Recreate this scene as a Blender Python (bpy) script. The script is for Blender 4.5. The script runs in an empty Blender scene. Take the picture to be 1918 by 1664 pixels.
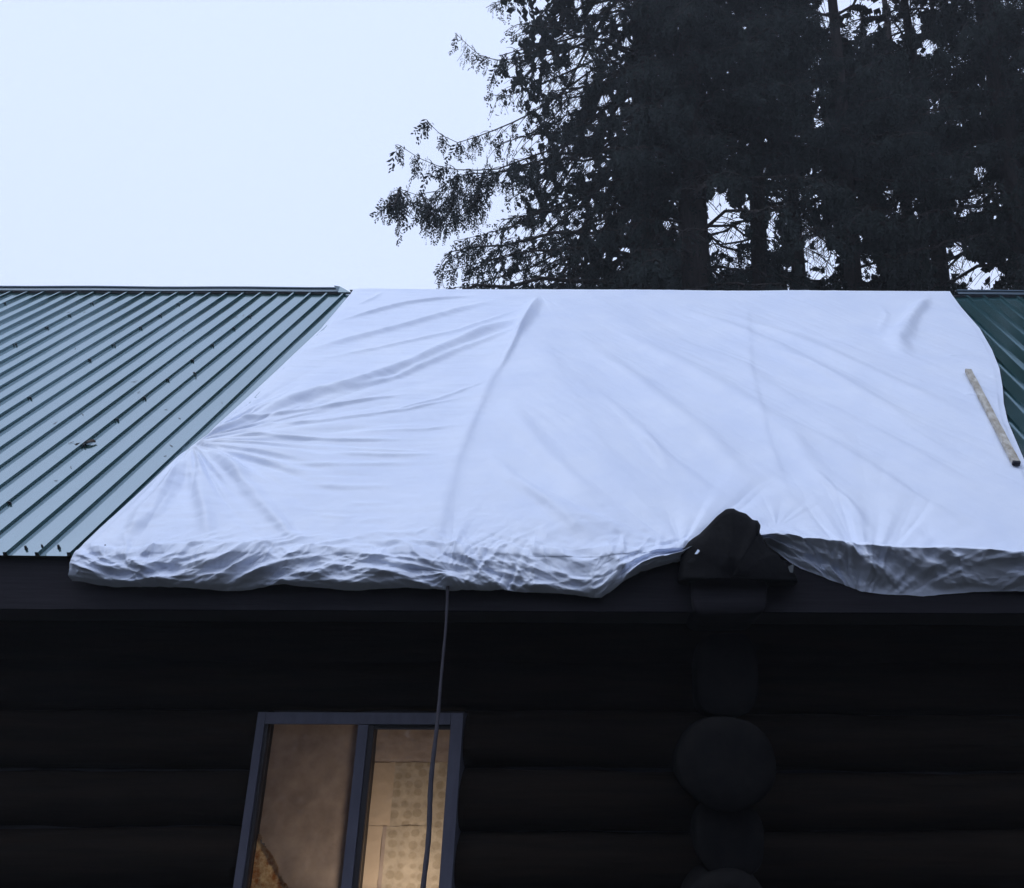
import bpy, math, random
import numpy as np
from mathutils import Matrix, Vector, Euler

S = bpy.context.scene
COL = S.collection
R = math.radians

# ------------------------------------------------------------------ camera
W, H = 1918.0, 1664.0
F, CX, CY = 1600.0, 1200.0, 832.0          # focal length and principal point in photo pixels (the photo is a crop)
PITCH, ROLL = R(19.0), R(0.25)
cam = bpy.data.cameras.new('camera')
camo = bpy.data.objects.new('camera', cam); COL.objects.link(camo)
cam.sensor_fit = 'HORIZONTAL'; cam.sensor_width = 36.0
cam.lens = F / W * 36.0
cam.shift_x = (W / 2 - CX) / W
cam.clip_start = 0.05; cam.clip_end = 2000
CAMROT = (Matrix.Rotation(math.pi / 2 + PITCH, 3, 'X') @ Matrix.Rotation(ROLL, 3, 'Z'))
camo.rotation_euler = CAMROT.to_euler()
camo.location = (0, 0, 0)
S.camera = camo

# ------------------------------------------------------------------ world: overcast dusk over a NISHITA sky
wd = bpy.data.worlds.new('World'); S.world = wd; wd.use_nodes = True
nt = wd.node_tree; nt.nodes.clear()
sky = nt.nodes.new('ShaderNodeTexSky'); sky.sky_type = 'NISHITA'; sky.sun_disc = False
sky.sun_elevation = R(62); sky.sun_rotation = R(-118)
mx = nt.nodes.new('ShaderNodeMix'); mx.data_type = 'RGBA'
mx.inputs[0].default_value = 0.97
mx.inputs[7].default_value = (8.3, 9.6, 12.7, 1)       # cloud layer
bg = nt.nodes.new('ShaderNodeBackground'); bg.inputs[1].default_value = 0.096
ow = nt.nodes.new('ShaderNodeOutputWorld')
nt.links.new(sky.outputs[0], mx.inputs[6]); nt.links.new(mx.outputs[2], bg.inputs[0]); nt.links.new(bg.outputs[0], ow.inputs[0])
sun = bpy.data.lights.new('sun', 'SUN'); sun.energy = 0.9; sun.angle = R(30); sun.color = (0.90, 0.95, 1.0)
suno = bpy.data.objects.new('sun', sun); COL.objects.link(suno)
suno.rotation_euler = Vector((0.42, 0.22, -0.88)).to_track_quat('-Z', 'Y').to_euler()   # soft light from high on the left
S.view_settings.view_transform = 'Standard'; S.view_settings.look = 'None'
S.view_settings.gamma = 1.0; S.view_settings.exposure = 0.0; S.view_settings.use_curve_mapping = False

# ------------------------------------------------------------------ helpers
def ray(px, py):
    return CAMROT @ Vector(((px - CX) / F, (CY - py) / F, -1.0))
def at_y(px, py, Y):
    d = ray(px, py); return d * (Y / d.y)
DE, HE, TH = 6.075, 1.246, R(45.9)
LS = 6.36
CT, ST = math.cos(TH), math.sin(TH)
def roof(x, s, off=0.0):
    return Vector((x, DE + s * CT - off * ST, HE + s * ST + off * CT))
def roof_hit(px, py, off=0.0):
    d = ray(px, py); n = Vector((0, -ST, CT)); p0 = roof(0, 0, off)
    p = d * (p0.dot(n) / d.dot(n))
    return p.x, ((p - p0).y * CT + (p - p0).z * ST)

def link(o, parent=None):
    COL.objects.link(o)
    if parent is not None: o.parent = parent
    return o
def tag(o, label=None, cat=None, group=None, kind=None):
    if label: o['label'] = label
    if cat: o['category'] = cat
    if group: o['group'] = group
    if kind: o['kind'] = kind
    return o
def empty(name, loc=(0, 0, 0), parent=None):
    o = bpy.data.objects.new(name, None); o.empty_display_size = 0.2; o.location = loc
    return link(o, parent)
def mesh_obj(name, verts, faces, m, parent=None, smooth=False):
    """verts Nx3, faces list of tuples or int array (N,3|4)"""
    me = bpy.data.meshes.new(name)
    v = np.asarray(verts, dtype=np.float32).reshape(-1, 3)
    if isinstance(faces, np.ndarray):
        k = faces.shape[1]
        me.vertices.add(len(v)); me.vertices.foreach_set('co', v.ravel())
        me.loops.add(faces.size); me.loops.foreach_set('vertex_index', faces.astype(np.int32).ravel())
        me.polygons.add(len(faces)); me.polygons.foreach_set('loop_start', np.arange(0, faces.size, k, dtype=np.int32))
        me.update(calc_edges=True)
    else:
        me.from_pydata([tuple(map(float, a)) for a in v], [], faces)
    me.polygons.foreach_set('use_smooth', np.full(len(me.polygons), bool(smooth)))
    me.materials.append(m)
    me.update()
    return link(bpy.data.objects.new(name, me), parent)
def box_vf(x0, x1, y0, y1, z0, z1):
    v = [(x, y, z) for z in (z0, z1) for y in (y0, y1) for x in (x0, x1)]
    f = [(0, 2, 3, 1), (4, 5, 7, 6), (0, 1, 5, 4), (2, 6, 7, 3), (0, 4, 6, 2), (1, 3, 7, 5)]
    return v, f
class MB:
    def __init__(s): s.v = []; s.f = []
    def add(s, v, f):
        n = len(s.v); s.v += [tuple(a) for a in v]; s.f += [tuple(i + n for i in q) for q in f]; return s
    def box(s, *a): return s.add(*box_vf(*a))
    def build(s, name, m, parent=None, smooth=False, bevel=0):
        o = mesh_obj(name, s.v, s.f, m, parent, smooth)
        if bevel:
            b = o.modifiers.new('bevel', 'BEVEL'); b.width = bevel; b.segments = 2; b.limit_method = 'ANGLE'
        return o
def grid_faces(nu, nv, wrap_u=False):
    i, j = np.meshgrid(np.arange(nv - 1), np.arange(nu if wrap_u else nu - 1), indexing='ij')
    jn = (j + 1) % nu
    return np.stack([i * nu + j, i * nu + jn, (i + 1) * nu + jn, (i + 1) * nu + j], -1).reshape(-1, 4)
def tube_arr(pts, rads, n=6):
    pts = [Vector(p) for p in pts]; V = []
    for k, p in enumerate(pts):
        t = (pts[min(k + 1, len(pts) - 1)] - pts[max(k - 1, 0)]).normalized()
        a = t.cross(Vector((0.13, 0.2, 0.97)) if abs(t.z) < 0.9 else Vector((1, 0.1, 0))).normalized(); b = t.cross(a)
        for q in range(n):
            an = 2 * math.pi * q / n
            V.append(p + (a * math.cos(an) + b * math.sin(an)) * rads[k])
    return V, [tuple(x) for x in grid_faces(n, len(pts), True).tolist()] + [tuple(range(n)), tuple(range(n * (len(pts) - 1), n * len(pts)))]

# ---- smooth value noise in numpy
def vnoise(x, y, seed=0):
    def h(i, j):
        n = (i.astype(np.int64) * 374761393 + j.astype(np.int64) * 668265263 + seed * 1442695041) & 0x7fffffff
        n = ((n ^ (n >> 13)) * 1274126177) & 0x7fffffff
        return ((n ^ (n >> 16)) & 0xffff) / 65535.0
    i = np.floor(x); j = np.floor(y); fx = x - i; fy = y - j
    fx = fx * fx * (3 - 2 * fx); fy = fy * fy * (3 - 2 * fy)
    return (h(i, j) * (1 - fx) + h(i + 1, j) * fx) * (1 - fy) + (h(i, j + 1) * (1 - fx) + h(i + 1, j + 1) * fx) * fy - 0.5
def fbm(x, y, seed=0, oct=4):
    r = 0; a = 1.0
    for o in range(oct):
        r = r + a * vnoise(x * 2 ** o, y * 2 ** o, seed + o * 17); a *= 0.5
    return r

# ------------------------------------------------------------------ materials
def mat(name, col, rough=0.6, spec=0.5, metal=0.0, coat=0.0, noise=None, bump=None, coat_rough=0.15):
    m = bpy.data.materials.new(name); m.use_nodes = True; t = m.node_tree; b = t.nodes['Principled BSDF']
    b.inputs['Base Color'].default_value = (*col, 1); b.inputs['Roughness'].default_value = rough
    b.inputs['Specular IOR Level'].default_value = spec; b.inputs['Metallic'].default_value = metal
    b.inputs['Coat Weight'].default_value = coat; b.inputs['Coat Roughness'].default_value = coat_rough
    tc = t.nodes.new('ShaderNodeTexCoord')
    mp = t.nodes.new('ShaderNodeMapping'); t.links.new(tc.outputs['Object'], mp.inputs[0])
    if noise:
        sc, col2, stretch = noise
        mp.inputs['Scale'].default_value = stretch
        n = t.nodes.new('ShaderNodeTexNoise'); n.inputs['Scale'].default_value = sc; n.inputs['Detail'].default_value = 6
        n.inputs['Roughness'].default_value = 0.65
        r = t.nodes.new('ShaderNodeValToRGB'); r.color_ramp.elements[0].position = 0.35; r.color_ramp.elements[1].position = 0.68
        r.color_ramp.elements[0].color = (*col, 1); r.color_ramp.elements[1].color = (*col2, 1)
        t.links.new(mp.outputs[0], n.inputs[0]); t.links.new(n.outputs[0], r.inputs[0]); t.links.new(r.outputs[0], b.inputs['Base Color'])
    if bump:
        sc, st, dist, stretch = bump
        m2 = t.nodes.new('ShaderNodeMapping'); m2.inputs['Scale'].default_value = stretch; t.links.new(tc.outputs['Object'], m2.inputs[0])
        n2 = t.nodes.new('ShaderNodeTexNoise'); n2.inputs['Scale'].default_value = sc; n2.inputs['Detail'].default_value = 5
        bp = t.nodes.new('ShaderNodeBump'); bp.inputs['Strength'].default_value = st; bp.inputs['Distance'].default_value = dist
        t.links.new(m2.outputs[0], n2.inputs[0]); t.links.new(n2.outputs[0], bp.inputs['Height']); t.links.new(bp.outputs[0], b.inputs['Normal'])
    return m
M = {}
M['metal'] = mat('green painted roof steel', (0.010, 0.048, 0.044), 0.14, 0.5, 0.0, 0.0, (0.45, (0.020, 0.070, 0.078), (1, 1, 1)), (1.1, 0.08, 0.02, (2.0, 0.5, 0.5)))
M['metal'].node_tree.nodes['Principled BSDF'].inputs['IOR'].default_value = 5.0
M['metal'].node_tree.nodes['Principled BSDF'].inputs['Specular Tint'].default_value = (0.82, 0.93, 1.0, 1)
M['cap'] = mat('ridge cap steel', (0.10, 0.14, 0.18), 0.35, 0.5, 0.6)
M['screw'] = mat('dark screw washer', (0.012, 0.016, 0.024), 0.6)
M['deck'] = mat('old roof boards', (0.05, 0.04, 0.03), 0.9, noise=(3, (0.09, 0.07, 0.055), (1, 6, 6)))
M['tarp'] = mat('white plastic sheeting', (0.70, 0.765, 0.93), 0.45, 0.35, 0, 0, (1.4, (0.77, 0.825, 0.96), (1, 1, 1)), (16, 0.3, 0.01, (1, 1, 1)))
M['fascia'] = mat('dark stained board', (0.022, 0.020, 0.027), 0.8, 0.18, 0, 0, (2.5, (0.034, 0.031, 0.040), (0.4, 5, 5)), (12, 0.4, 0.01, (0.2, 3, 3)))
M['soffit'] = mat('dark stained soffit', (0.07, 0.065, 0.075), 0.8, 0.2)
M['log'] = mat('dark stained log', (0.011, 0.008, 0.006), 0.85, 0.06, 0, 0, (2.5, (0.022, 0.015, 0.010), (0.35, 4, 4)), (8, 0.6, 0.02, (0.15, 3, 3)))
M['logend'] = mat('sawn log end', (0.008, 0.008, 0.009), 0.9, 0.05, 0, 0, (6, (0.015, 0.014, 0.014), (1, 1, 1)), (20, 0.5, 0.01, (1, 1, 1)))
M['membrane'] = mat('black roofing membrane', (0.006, 0.006, 0.008), 0.75, 0.12, 0, 0, None, (7, 0.7, 0.02, (1, 1, 1)))
M['scrap'] = mat('torn grey plastic scrap', (0.09, 0.10, 0.11), 0.6)
M['frame'] = mat('window casing paint', (0.11, 0.11, 0.15), 0.5, 0.4, 0, 0, (9, (0.15, 0.15, 0.20), (1, 1, 0.3)))
M['sash'] = mat('window sash', (0.05, 0.045, 0.05), 0.5, 0.4)
M['rope'] = mat('grey cord', (0.085, 0.08, 0.10), 0.8, 0.2, 0, 0, None, (60, 0.8, 0.005, (1, 1, 1)))
M['wood'] = mat('weathered batten', (0.27, 0.23, 0.18), 0.8, 0.2, 0, 0, (18, (0.62, 0.60, 0.56), (1, 0.5, 1)), (30, 0.6, 0.01, (1, 1, 1)))
M['woodend'] = mat('dark cut end', (0.02, 0.02, 0.03), 0.9)
M['bark'] = mat('conifer bark', (0.030, 0.026, 0.026), 0.9, 0.1, 0, 0, (5, (0.055, 0.045, 0.042), (4, 4, 0.5)), (9, 0.8, 0.03, (3, 3, 0.4)))
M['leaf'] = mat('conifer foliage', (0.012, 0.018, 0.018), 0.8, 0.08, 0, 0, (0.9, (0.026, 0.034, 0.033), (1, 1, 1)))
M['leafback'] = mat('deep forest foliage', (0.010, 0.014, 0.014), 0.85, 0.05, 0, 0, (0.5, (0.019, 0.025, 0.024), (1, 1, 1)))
M['ground'] = mat('wet yard soil', (0.040, 0.037, 0.035), 0.95, 0.2, 0, 0, (0.6, (0.050, 0.052, 0.042), (1, 1, 1)), (8, 0.6, 0.05, (1, 1, 1)))
def haze_mat():  # volume added as a veil that lifts the blacks
    m = bpy.data.materials.new('added thin haze'); m.use_nodes = True; t = m.node_tree; t.nodes.clear()
    o = t.nodes.new('ShaderNodeOutputMaterial'); v = t.nodes.new('ShaderNodeVolumePrincipled')
    v.inputs['Color'].default_value = (0.88, 0.92, 1.0, 1); v.inputs['Density'].default_value = 0.0020; v.inputs['Anisotropy'].default_value = 0.2
    t.links.new(v.outputs[0], o.inputs['Volume']); return m
M['haze'] = haze_mat()
M['room'] = mat('room plaster', (0.45, 0.38, 0.30), 0.9)
M['deadleaf'] = mat('dry dead leaf', (0.045, 0.03, 0.025), 0.8)
# glass: thin clear pane
def glass_mat():
    m = bpy.data.materials.new('window glass'); m.use_nodes = True; t = m.node_tree; t.nodes.clear()
    o = t.nodes.new('ShaderNodeOutputMaterial'); a = t.nodes.new('ShaderNodeBsdfTransparent'); a.inputs[0].default_value = (0.9, 0.92, 0.95, 1)
    g = t.nodes.new('ShaderNodeBsdfGlossy'); g.inputs['Roughness'].default_value = 0.03
    fr = t.nodes.new('ShaderNodeFresnel'); fr.inputs[0].default_value = 1.5
    mxs = t.nodes.new('ShaderNodeMixShader')
    t.links.new(fr.outputs[0], mxs.inputs[0]); t.links.new(a.outputs[0], mxs.inputs[1]); t.links.new(g.outputs[0], mxs.inputs[2]); t.links.new(mxs.outputs[0], o.inputs[0])
    return m
M['glass'] = glass_mat()
# the sheeting taped inside the window: thin film, faint dots, crumples
def film_mat(name, c1, c2, dots, crum):
    m = bpy.data.materials.new(name); m.use_nodes = True; t = m.node_tree; t.nodes.clear()
    o = t.nodes.new('ShaderNodeOutputMaterial'); tr = t.nodes.new('ShaderNodeBsdfTranslucent'); df = t.nodes.new('ShaderNodeBsdfDiffuse')
    ad = t.nodes.new('ShaderNodeMixShader'); ad.inputs[0].default_value = 0.35
    tc = t.nodes.new('ShaderNodeTexCoord')
    mp = t.nodes.new('ShaderNodeMapping'); t.links.new(tc.outputs['Object'], mp.inputs[0])
    n = t.nodes.new('ShaderNodeTexNoise'); n.inputs['Scale'].default_value = crum; n.inputs['Detail'].default_value = 8; n.inputs['Roughness'].default_value = 0.7
    t.links.new(mp.outputs[0], n.inputs[0])
    r = t.nodes.new('ShaderNodeValToRGB'); r.color_ramp.elements[0].position = 0.38 if crum > 18 else 0.3; r.color_ramp.elements[1].position = 0.62 if crum > 18 else 0.75
    r.color_ramp.elements[0].color = (*c1, 1); r.color_ramp.elements[1].color = (*c2, 1)
    t.links.new(n.outputs[0], r.inputs[0])
    out = r.outputs[0]
    if dots:
        v = t.nodes.new('ShaderNodeTexVoronoi'); v.inputs['Scale'].default_value = dots; v.inputs['Randomness'].default_value = 0.4
        mp2 = t.nodes.new('ShaderNodeMapping'); mp2.inputs['Scale'].default_value = (1, 0, 1.2); t.links.new(tc.outputs['Object'], mp2.inputs[0])
        t.links.new(mp2.outputs[0], v.inputs['Vector'])
        r2 = t.nodes.new('ShaderNodeValToRGB'); r2.color_ramp.elements[0].position = 0.36; r2.color_ramp.elements[1].position = 0.47
        r2.color_ramp.elements[0].color = (0.78, 0.76, 0.71, 1); r2.color_ramp.elements[1].color = (1, 1, 1, 1)
        t.links.new(v.outputs['Distance'], r2.inputs[0])
        mm = t.nodes.new('ShaderNodeMix'); mm.data_type = 'RGBA'; mm.blend_type = 'MULTIPLY'; mm.inputs[0].default_value = 0.8
        t.links.new(out, mm.inputs[6]); t.links.new(r2.outputs[0], mm.inputs[7]); out = mm.outputs[2]
    t.links.new(out, tr.inputs[0]); t.links.new(out, df.inputs[0])
    t.links.new(tr.outputs[0], ad.inputs[1]); t.links.new(df.outputs[0], ad.inputs[2]); t.links.new(ad.outputs[0], o.inputs[0])
    return m
M['film_plain'] = film_mat('plain window sheeting', (0.38, 0.32, 0.30), (0.62, 0.54, 0.50), 0, 5)
M['film_dots'] = film_mat('dotted window sheeting', (0.46, 0.41, 0.34), (0.74, 0.67, 0.57), 12, 11)
M['film_strip'] = film_mat('pale overlapping strip', (0.62, 0.52, 0.42), (0.78, 0.67, 0.55), 0, 4)
M['film_lip'] = film_mat('bright torn film edge', (0.75, 0.62, 0.5), (1.0, 0.95, 0.85), 0, 30)
M['film_crumple'] = film_mat('crumpled amber sheeting', (0.50, 0.20, 0.05), (1.0, 0.82, 0.50), 0, 22)

# ------------------------------------------------------------------ ground
GZ = -1.85
n = 60
gx = np.sign(np.linspace(-1, 1, n)) * np.abs(np.linspace(-1, 1, n)) ** 3 * 600
X, Y = np.meshgrid(gx, gx + 5)
Z = GZ + fbm(X * 0.05, Y * 0.05, 3) * np.clip(np.hypot(X, Y - 5) / 40, 0, 1) * 3 - 0.0
tag(mesh_obj('ground', np.stack([X, Y, Z], -1), grid_faces(n, n), M['ground'], smooth=True), kind='structure')

# ------------------------------------------------------------------ the log cabin
cabin = empty('log_cabin', (0, 7.0, GZ))
tag(cabin, 'dark log cabin with green ribbed metal roof and one warmly lit window', 'cabin')
cabin_off = Vector(cabin.location)
class P:                                       # part builder in world coordinates, re-expressed under the cabin
    @staticmethod
    def fix(o):
        o.location = -cabin_off; return o
XL, XR = -12.6, 8.2
# walls: chinked backing with a window opening
wl, wr, wt, wb = -2.985, -1.335, 0.205, -1.25      # window outer casing
tl = at_y(483, 1335, 6.78); trr = at_y(868, 1335, 6.78)
wl, wr, wt = tl.x, trr.x, (tl.z + trr.z) / 2
WY = 7.02
b = MB()
b.box(XL + .5, wl + .04, WY, WY + .2, GZ - .3, 0.95).box(wr - .04, XR - .5, WY, WY + .2, GZ - .3, 0.95)
b.box(wl + .04, wr - .04, WY, WY + .2, wt - .04, 0.95).box(wl + .04, wr - .04, WY, WY + .2, GZ - .3, wb + .04)
b.box(XL + .5, XR - .5, 14.2, 14.4, GZ - .3, 0.95)
for xx in (XL + .5, XR - .7):                        # gable ends
    g = [(xx, 7.03, GZ), (xx, 14.3, GZ), (xx, 14.3, 1.6), (xx, DE + LS * CT, HE + LS * ST - .2), (xx, 7.03, 1.6)]
    g2 = [(xx + .2, *q[1:]) for q in g]
    b.add(g + g2, [(0, 1, 2, 3, 4), (5, 9, 8, 7, 6)] + [(k, 5 + k, 5 + (k + 1) % 5, (k + 1) % 5) for k in range(5)])
P.fix(b.build('wall', M['soffit'], cabin))
rng = np.random.default_rng(5)
def log_mesh(x0, x1, y, z, r, seed):
    nu, nv = 20, max(4, int((x1 - x0) / 0.12))
    an = np.linspace(0, 2 * np.pi, nu, endpoint=False); xs = np.linspace(x0, x1, nv)
    A, XX = np.meshgrid(an, xs)
    rr = r * (1 + 0.10 * fbm(XX * 0.35 + seed * 7, A * 0 + seed, seed, 2)) + 0.022 * fbm(XX * 2.2, np.cos(A) * 1.5 + np.sin(A) * 1.1 + 9, seed + 3)
    V = np.stack([XX, y + rr * np.cos(A) + 0.02 * np.sin(XX * .6 + seed), z + rr * np.sin(A) + 0.012 * np.sin(XX * .8 + seed * 2)], -1).reshape(-1, 3)
    return V, grid_faces(nu, nv, True)
def log_part(name, *a, parent=cabin, m='log'):
    V, Fq = log_mesh(*a); fl = [tuple(q) for q in Fq.tolist()] + [tuple(range(20)), tuple(range(len(V) - 20, len(V)))]
    o = mesh_obj(name, V, fl, M[m], parent, True)
    return P.fix(o)
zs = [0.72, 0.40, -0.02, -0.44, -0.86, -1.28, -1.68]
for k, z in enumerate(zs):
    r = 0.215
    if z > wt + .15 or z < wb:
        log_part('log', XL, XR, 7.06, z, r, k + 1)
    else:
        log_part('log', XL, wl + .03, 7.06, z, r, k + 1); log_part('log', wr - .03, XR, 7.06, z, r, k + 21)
# cross-wall log ends stacked below the eave
def log_end(px, py, yf, hw, hh, seed, m='logend', y1=7.1, p=2.0):
    c = at_y(px, py, yf); nseg = 36; V = []; rings = [(yf + .0, 0.0), (yf - .004, 0.55), (yf, 0.94), (yf + .025, 1.0), (yf + .3, 1.02), (y1, 1.03)]
    for yy, k in rings[1:]:
        for q in range(nseg):
            a = 2 * math.pi * q / nseg; ca, sa = math.cos(a), math.sin(a)
            w = 1 + 0.022 * math.sin(2 * a + seed) + 0.012 * math.sin(5 * a + seed * 2)
            V.append((c.x + math.copysign(abs(ca) ** (2 / p), ca) * hw * k * w, yy, c.z + math.copysign(abs(sa) ** (2 / p), sa) * hh * k * w))
    V.append((c.x, yf - .004, c.z)); ci = len(V) - 1
    fl = [tuple(x) for x in grid_faces(nseg, len(rings) - 1, True).tolist()] + [(ci, (q + 1) % nseg, q) for q in range(nseg)]
    return P.fix(mesh_obj('log_end', V, fl, M[m], cabin, True))
log_end(1362, 1262, 6.42, 0.225, 0.30, 1, p=3.2)
log_end(1362, 1430, 6.24, 0.335, 0.315, 2)
log_end(1368, 1572, 6.40, 0.235, 0.24, 3, p=2.6)
log_end(1368, 1730, 6.30, 0.31, 0.31, 4)
# top log end which breaks through the eave
log_end(1367, 1100, 5.97, 0.265, 0.19, 6, m='fascia', y1=7.6, p=5)
# fascia and soffit
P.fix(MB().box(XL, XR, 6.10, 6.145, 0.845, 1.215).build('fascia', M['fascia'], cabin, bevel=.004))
P.fix(MB().box(XL, XR, 6.147, 7.0, 0.865, 0.885).build('soffit', M['soffit'], cabin))
# roof decking (both slopes)
def slab(x0, x1, s0, s1, o0, o1):
    v = [roof(x, s, o) for o in (o0, o1) for s in (s0, s1) for x in (x0, x1)]
    return v, [(0, 2, 3, 1), (4, 5, 7, 6), (0, 1, 5, 4), (2, 6, 7, 3), (0, 4, 6, 2), (1, 3, 7, 5)]
ridge = roof(0, LS)
d = MB(); d.add(*slab(XL, XR, 0.03, LS, -0.09, -0.03))
bk = [(x, y, z) for (y, z) in ((ridge.y, ridge.z - .03), (ridge.y + 4.6, ridge.z - .03 - 4.6 * math.tan(TH)), (ridge.y, ridge.z - .12), (ridge.y + 4.6, ridge.z - .12 - 4.6 * math.tan(TH))) for x in (XL, XR)]
d.add(bk, [(0, 1, 3, 2), (4, 6, 7, 5), (0, 4, 5, 1), (2, 3, 7, 6), (0, 2, 6, 4), (1, 5, 7, 3)])
P.fix(d.build('roof_deck', M['deck'], cabin))

# ribbed steel panels, five ribs each
X0, PITCHR = -4.085, 0.2286
RH, RB, RT = 0.030, 0.0165, 0.0120           # rib height, half base, half top
def rib_profile(x_start, nr, right_ext):
    pr = [(x_start, 0)]
    for k in range(nr):
        c = x_start + PITCHR * (k + .5)
        pr += [(c - RB, 0), (c - RT, RH), (c + RT, RH), (c + RB, 0)]
    pr += [(x_start + PITCHR * nr + right_ext, 0)]
    return pr
def panel(x_start, nr, right_ext=0.0, off=0.0):
    pr = rib_profile(x_start, nr, right_ext); ns = 14; V = []
    for j in range(ns):
        s = -0.04 + (LS - 0.07 + 0.04) * j / (ns - 1)
        for (x, z) in pr:
            w = 0.0022 * math.sin(s * 2.3 + x * 5) if z == 0 else 0
            V.append(roof(x, s, z + w + off))
    o = mesh_obj('roof_panel', np.array([tuple(v) for v in V]), grid_faces(len(pr), ns), M['metal'], cabin)
    so = o.modifiers.new('sheet', 'SOLIDIFY'); so.thickness = 0.0012; so.offset = -1
    return P.fix(o)
def screw_mesh():
    V = []; F2 = []; n = 8
    for (r, z) in ((0.013, 0), (0.013, 0.006), (0.010, 0.008), (0.009, 0.030)):
        for q in range(n):
            a = 2 * math.pi * q / n; V.append((r * math.cos(a), r * math.sin(a), z))
    F2 = [tuple(x) for x in grid_faces(n, 4, True).tolist()] + [tuple(range(24, 32))]
    me = bpy.data.meshes.new('screw'); me.from_pydata(V, [], F2); me.materials.append(M['screw']); return me
SM = screw_mesh(); tilt = Euler((TH, 0, 0))
def screw(x, s, off, parent, sc=1.0):
    o = bpy.data.objects.new('screw', SM); link(o, parent)
    o.location = roof(x, s, off); o.rotation_euler = tilt; o.scale = (sc, sc, sc)
    return o
rows = [roof_hit(400, y)[1] for y in (572, 594, 617, 649, 678, 713, 749, 790, 838, 886, 945, 1010)]
# rib index 0 (at X0) is the rightmost bare rib; seams at ribs 4, 9, 14 ... to its left
def rib_x(k): return X0 - k * PITCHR
panels_left = []
srng = random.Random(3)
for k in range(-1, 38, 5):
    nr = 5
    # panel holds ribs k+4 .. k  (right to left numbering); the seam rib is its rightmost one
    xs = rib_x(k + 4) - PITCHR / 2
    ext = 0.0
    p = panel(xs, nr, 0.0 if k >= 0 else 0.03)
    # lap screws down the seam rib, on the flat just right of it
    if k >= 4:
        for s in rows:
            sx = rib_x(k) + RB + 0.010
            if srng.random() < 0.93 and abs(s) < LS: screw(sx + srng.uniform(-.004, .004), s + srng.uniform(-.015, .015), 0.002, p, .82)
    # eave screws, one a flat
    for q in range(nr):
        x = rib_x(k + q) + 0.095
        if k < 20: screw(x, 0.055 + srng.uniform(-.012, .012), 0.001, p, .85)
        if k < 20 and srng.random() < .6: screw(rib_x(k + q), 0.03, RH, p, 0.6)
# stray screw pair
xs_, ss_ = roof_hit(365, 704); screw(xs_, ss_, .004, cabin, 1.2).location = roof(xs_, ss_, .004) - cabin_off
# right-hand panels beyond the sheeting
for k in range(4):
    xs = 2.3 + k * PITCHR * 5
    panel(xs, 5, 0.0 if k < 3 else .05)
# ridge caps (left run stops where the sheeting starts)
def ridge_cap(x0, x1, wob=0):
    prof = []
    w = 0.075
    A = [(LS - w, RH + .002), (LS - w, RH + .008), (LS - .03, RH + .013), (LS + .008, RH + .018)]
    pts = [roof(0, s, o) for s, o in A]
    top = pts[-1]
    mirror = [Vector((0, 2 * ridge.y - p.y, p.z)) for p in reversed(pts)]
    bead = [Vector((0, top.y + .014 * math.cos(a), top.z + .016 + .014 * math.sin(a))) for a in (3.6, 2.6, 1.57, .6, -.5)]
    prof = pts + bead + mirror
    nx = max(2, int((x1 - x0) / 0.4)); V = []
    for j in range(nx):
        x = x0 + (x1 - x0) * j / (nx - 1)
        for p in prof: V.append((x, p.y, p.z + 0.004 * math.sin(x * 3.1)))
    o = mesh_obj('ridge_cap', np.array(V), grid_faces(len(prof), nx), M['cap'], cabin)
    so = o.modifiers.new('sheet', 'SOLIDIFY'); so.thickness = 0.002
    return P.fix(o)
ridge_cap(XL, -4.16); ridge_cap(4.36, XR)
# flared broken end of the left cap
e0 = roof(-4.16, LS - .10, RH + .006); e1 = roof(-4.16, LS + .01, RH + .055); e2 = roof(-3.98, LS - .12, RH + .012); e3 = roof(-4.24, LS + .0, RH + .07)
P.fix(mesh_obj('cap_end', [e0, e1, e2, e3, e0 + Vector((0, .02, -.02)), e2 + Vector((0, .02, -.02)), e1 + Vector((0, .05, -.04))], [(0, 2, 1), (0, 1, 3), (4, 6, 5), (0, 4, 5, 2), (2, 5, 6, 1)], M['cap'], cabin))
# rib closures: dark foam strip under the cap
for (xa, xb) in ((XL, -4.12), (4.3, XR)):
    P.fix(MB().add(*slab(xa, xb, LS - .10, LS - .075, -.02, RH - .010)).build('foam_strip', M['screw'], cabin))

# window: casing, mullion, sashes, panes and the sheeting behind
win = empty('window', (0, 0, 0), cabin); win.location = -cabin_off + Vector((wl, 6.8, wb))
woff = Vector((wl, 6.8, wb))
def wpart(mb, name, m, **k):
    o = mb.build(name, M[m], win, **k); o.location = -woff; return o
def wx(px, py): return at_y(px, py, 6.80).x
def wz(px, py): return at_y(px, py, 6.80).z
CW = 0.062
wpart(MB().box(wl, wl + CW, 6.78, 7.0, wb, wt), 'casing', 'frame', bevel=.004)
wpart(MB().box(wr - .092, wr, 6.782, 7.0, wb, wt), 'casing', 'frame', bevel=.004)
wpart(MB().box(wl + CW + .001, wr - .093, 6.779, 7.0, wt - .085, wt), 'casing', 'frame', bevel=.004)
wpart(MB().box(wl + CW + .001, wr - .093, 6.76, 7.0, wb, wb + .06), 'sill', 'frame', bevel=.004)
mx0, mx1 = wx(672, 1356), wx(698, 1356)
mz = wt - .086
wpart(MB().box(mx0, mx1 - .028, 6.786, 6.99, wb + .06, mz), 'mullion', 'frame', bevel=.003)
wpart(MB().box(mx1 - .027, mx1 + .012, 6.80, 6.97, wb + .06, mz), 'sash', 'sash', bevel=.002)
wpart(MB().box(wl + CW + .001, wl + CW + .022, 6.80, 6.97, wb + .06, mz), 'sash', 'sash', bevel=.002)
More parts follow.
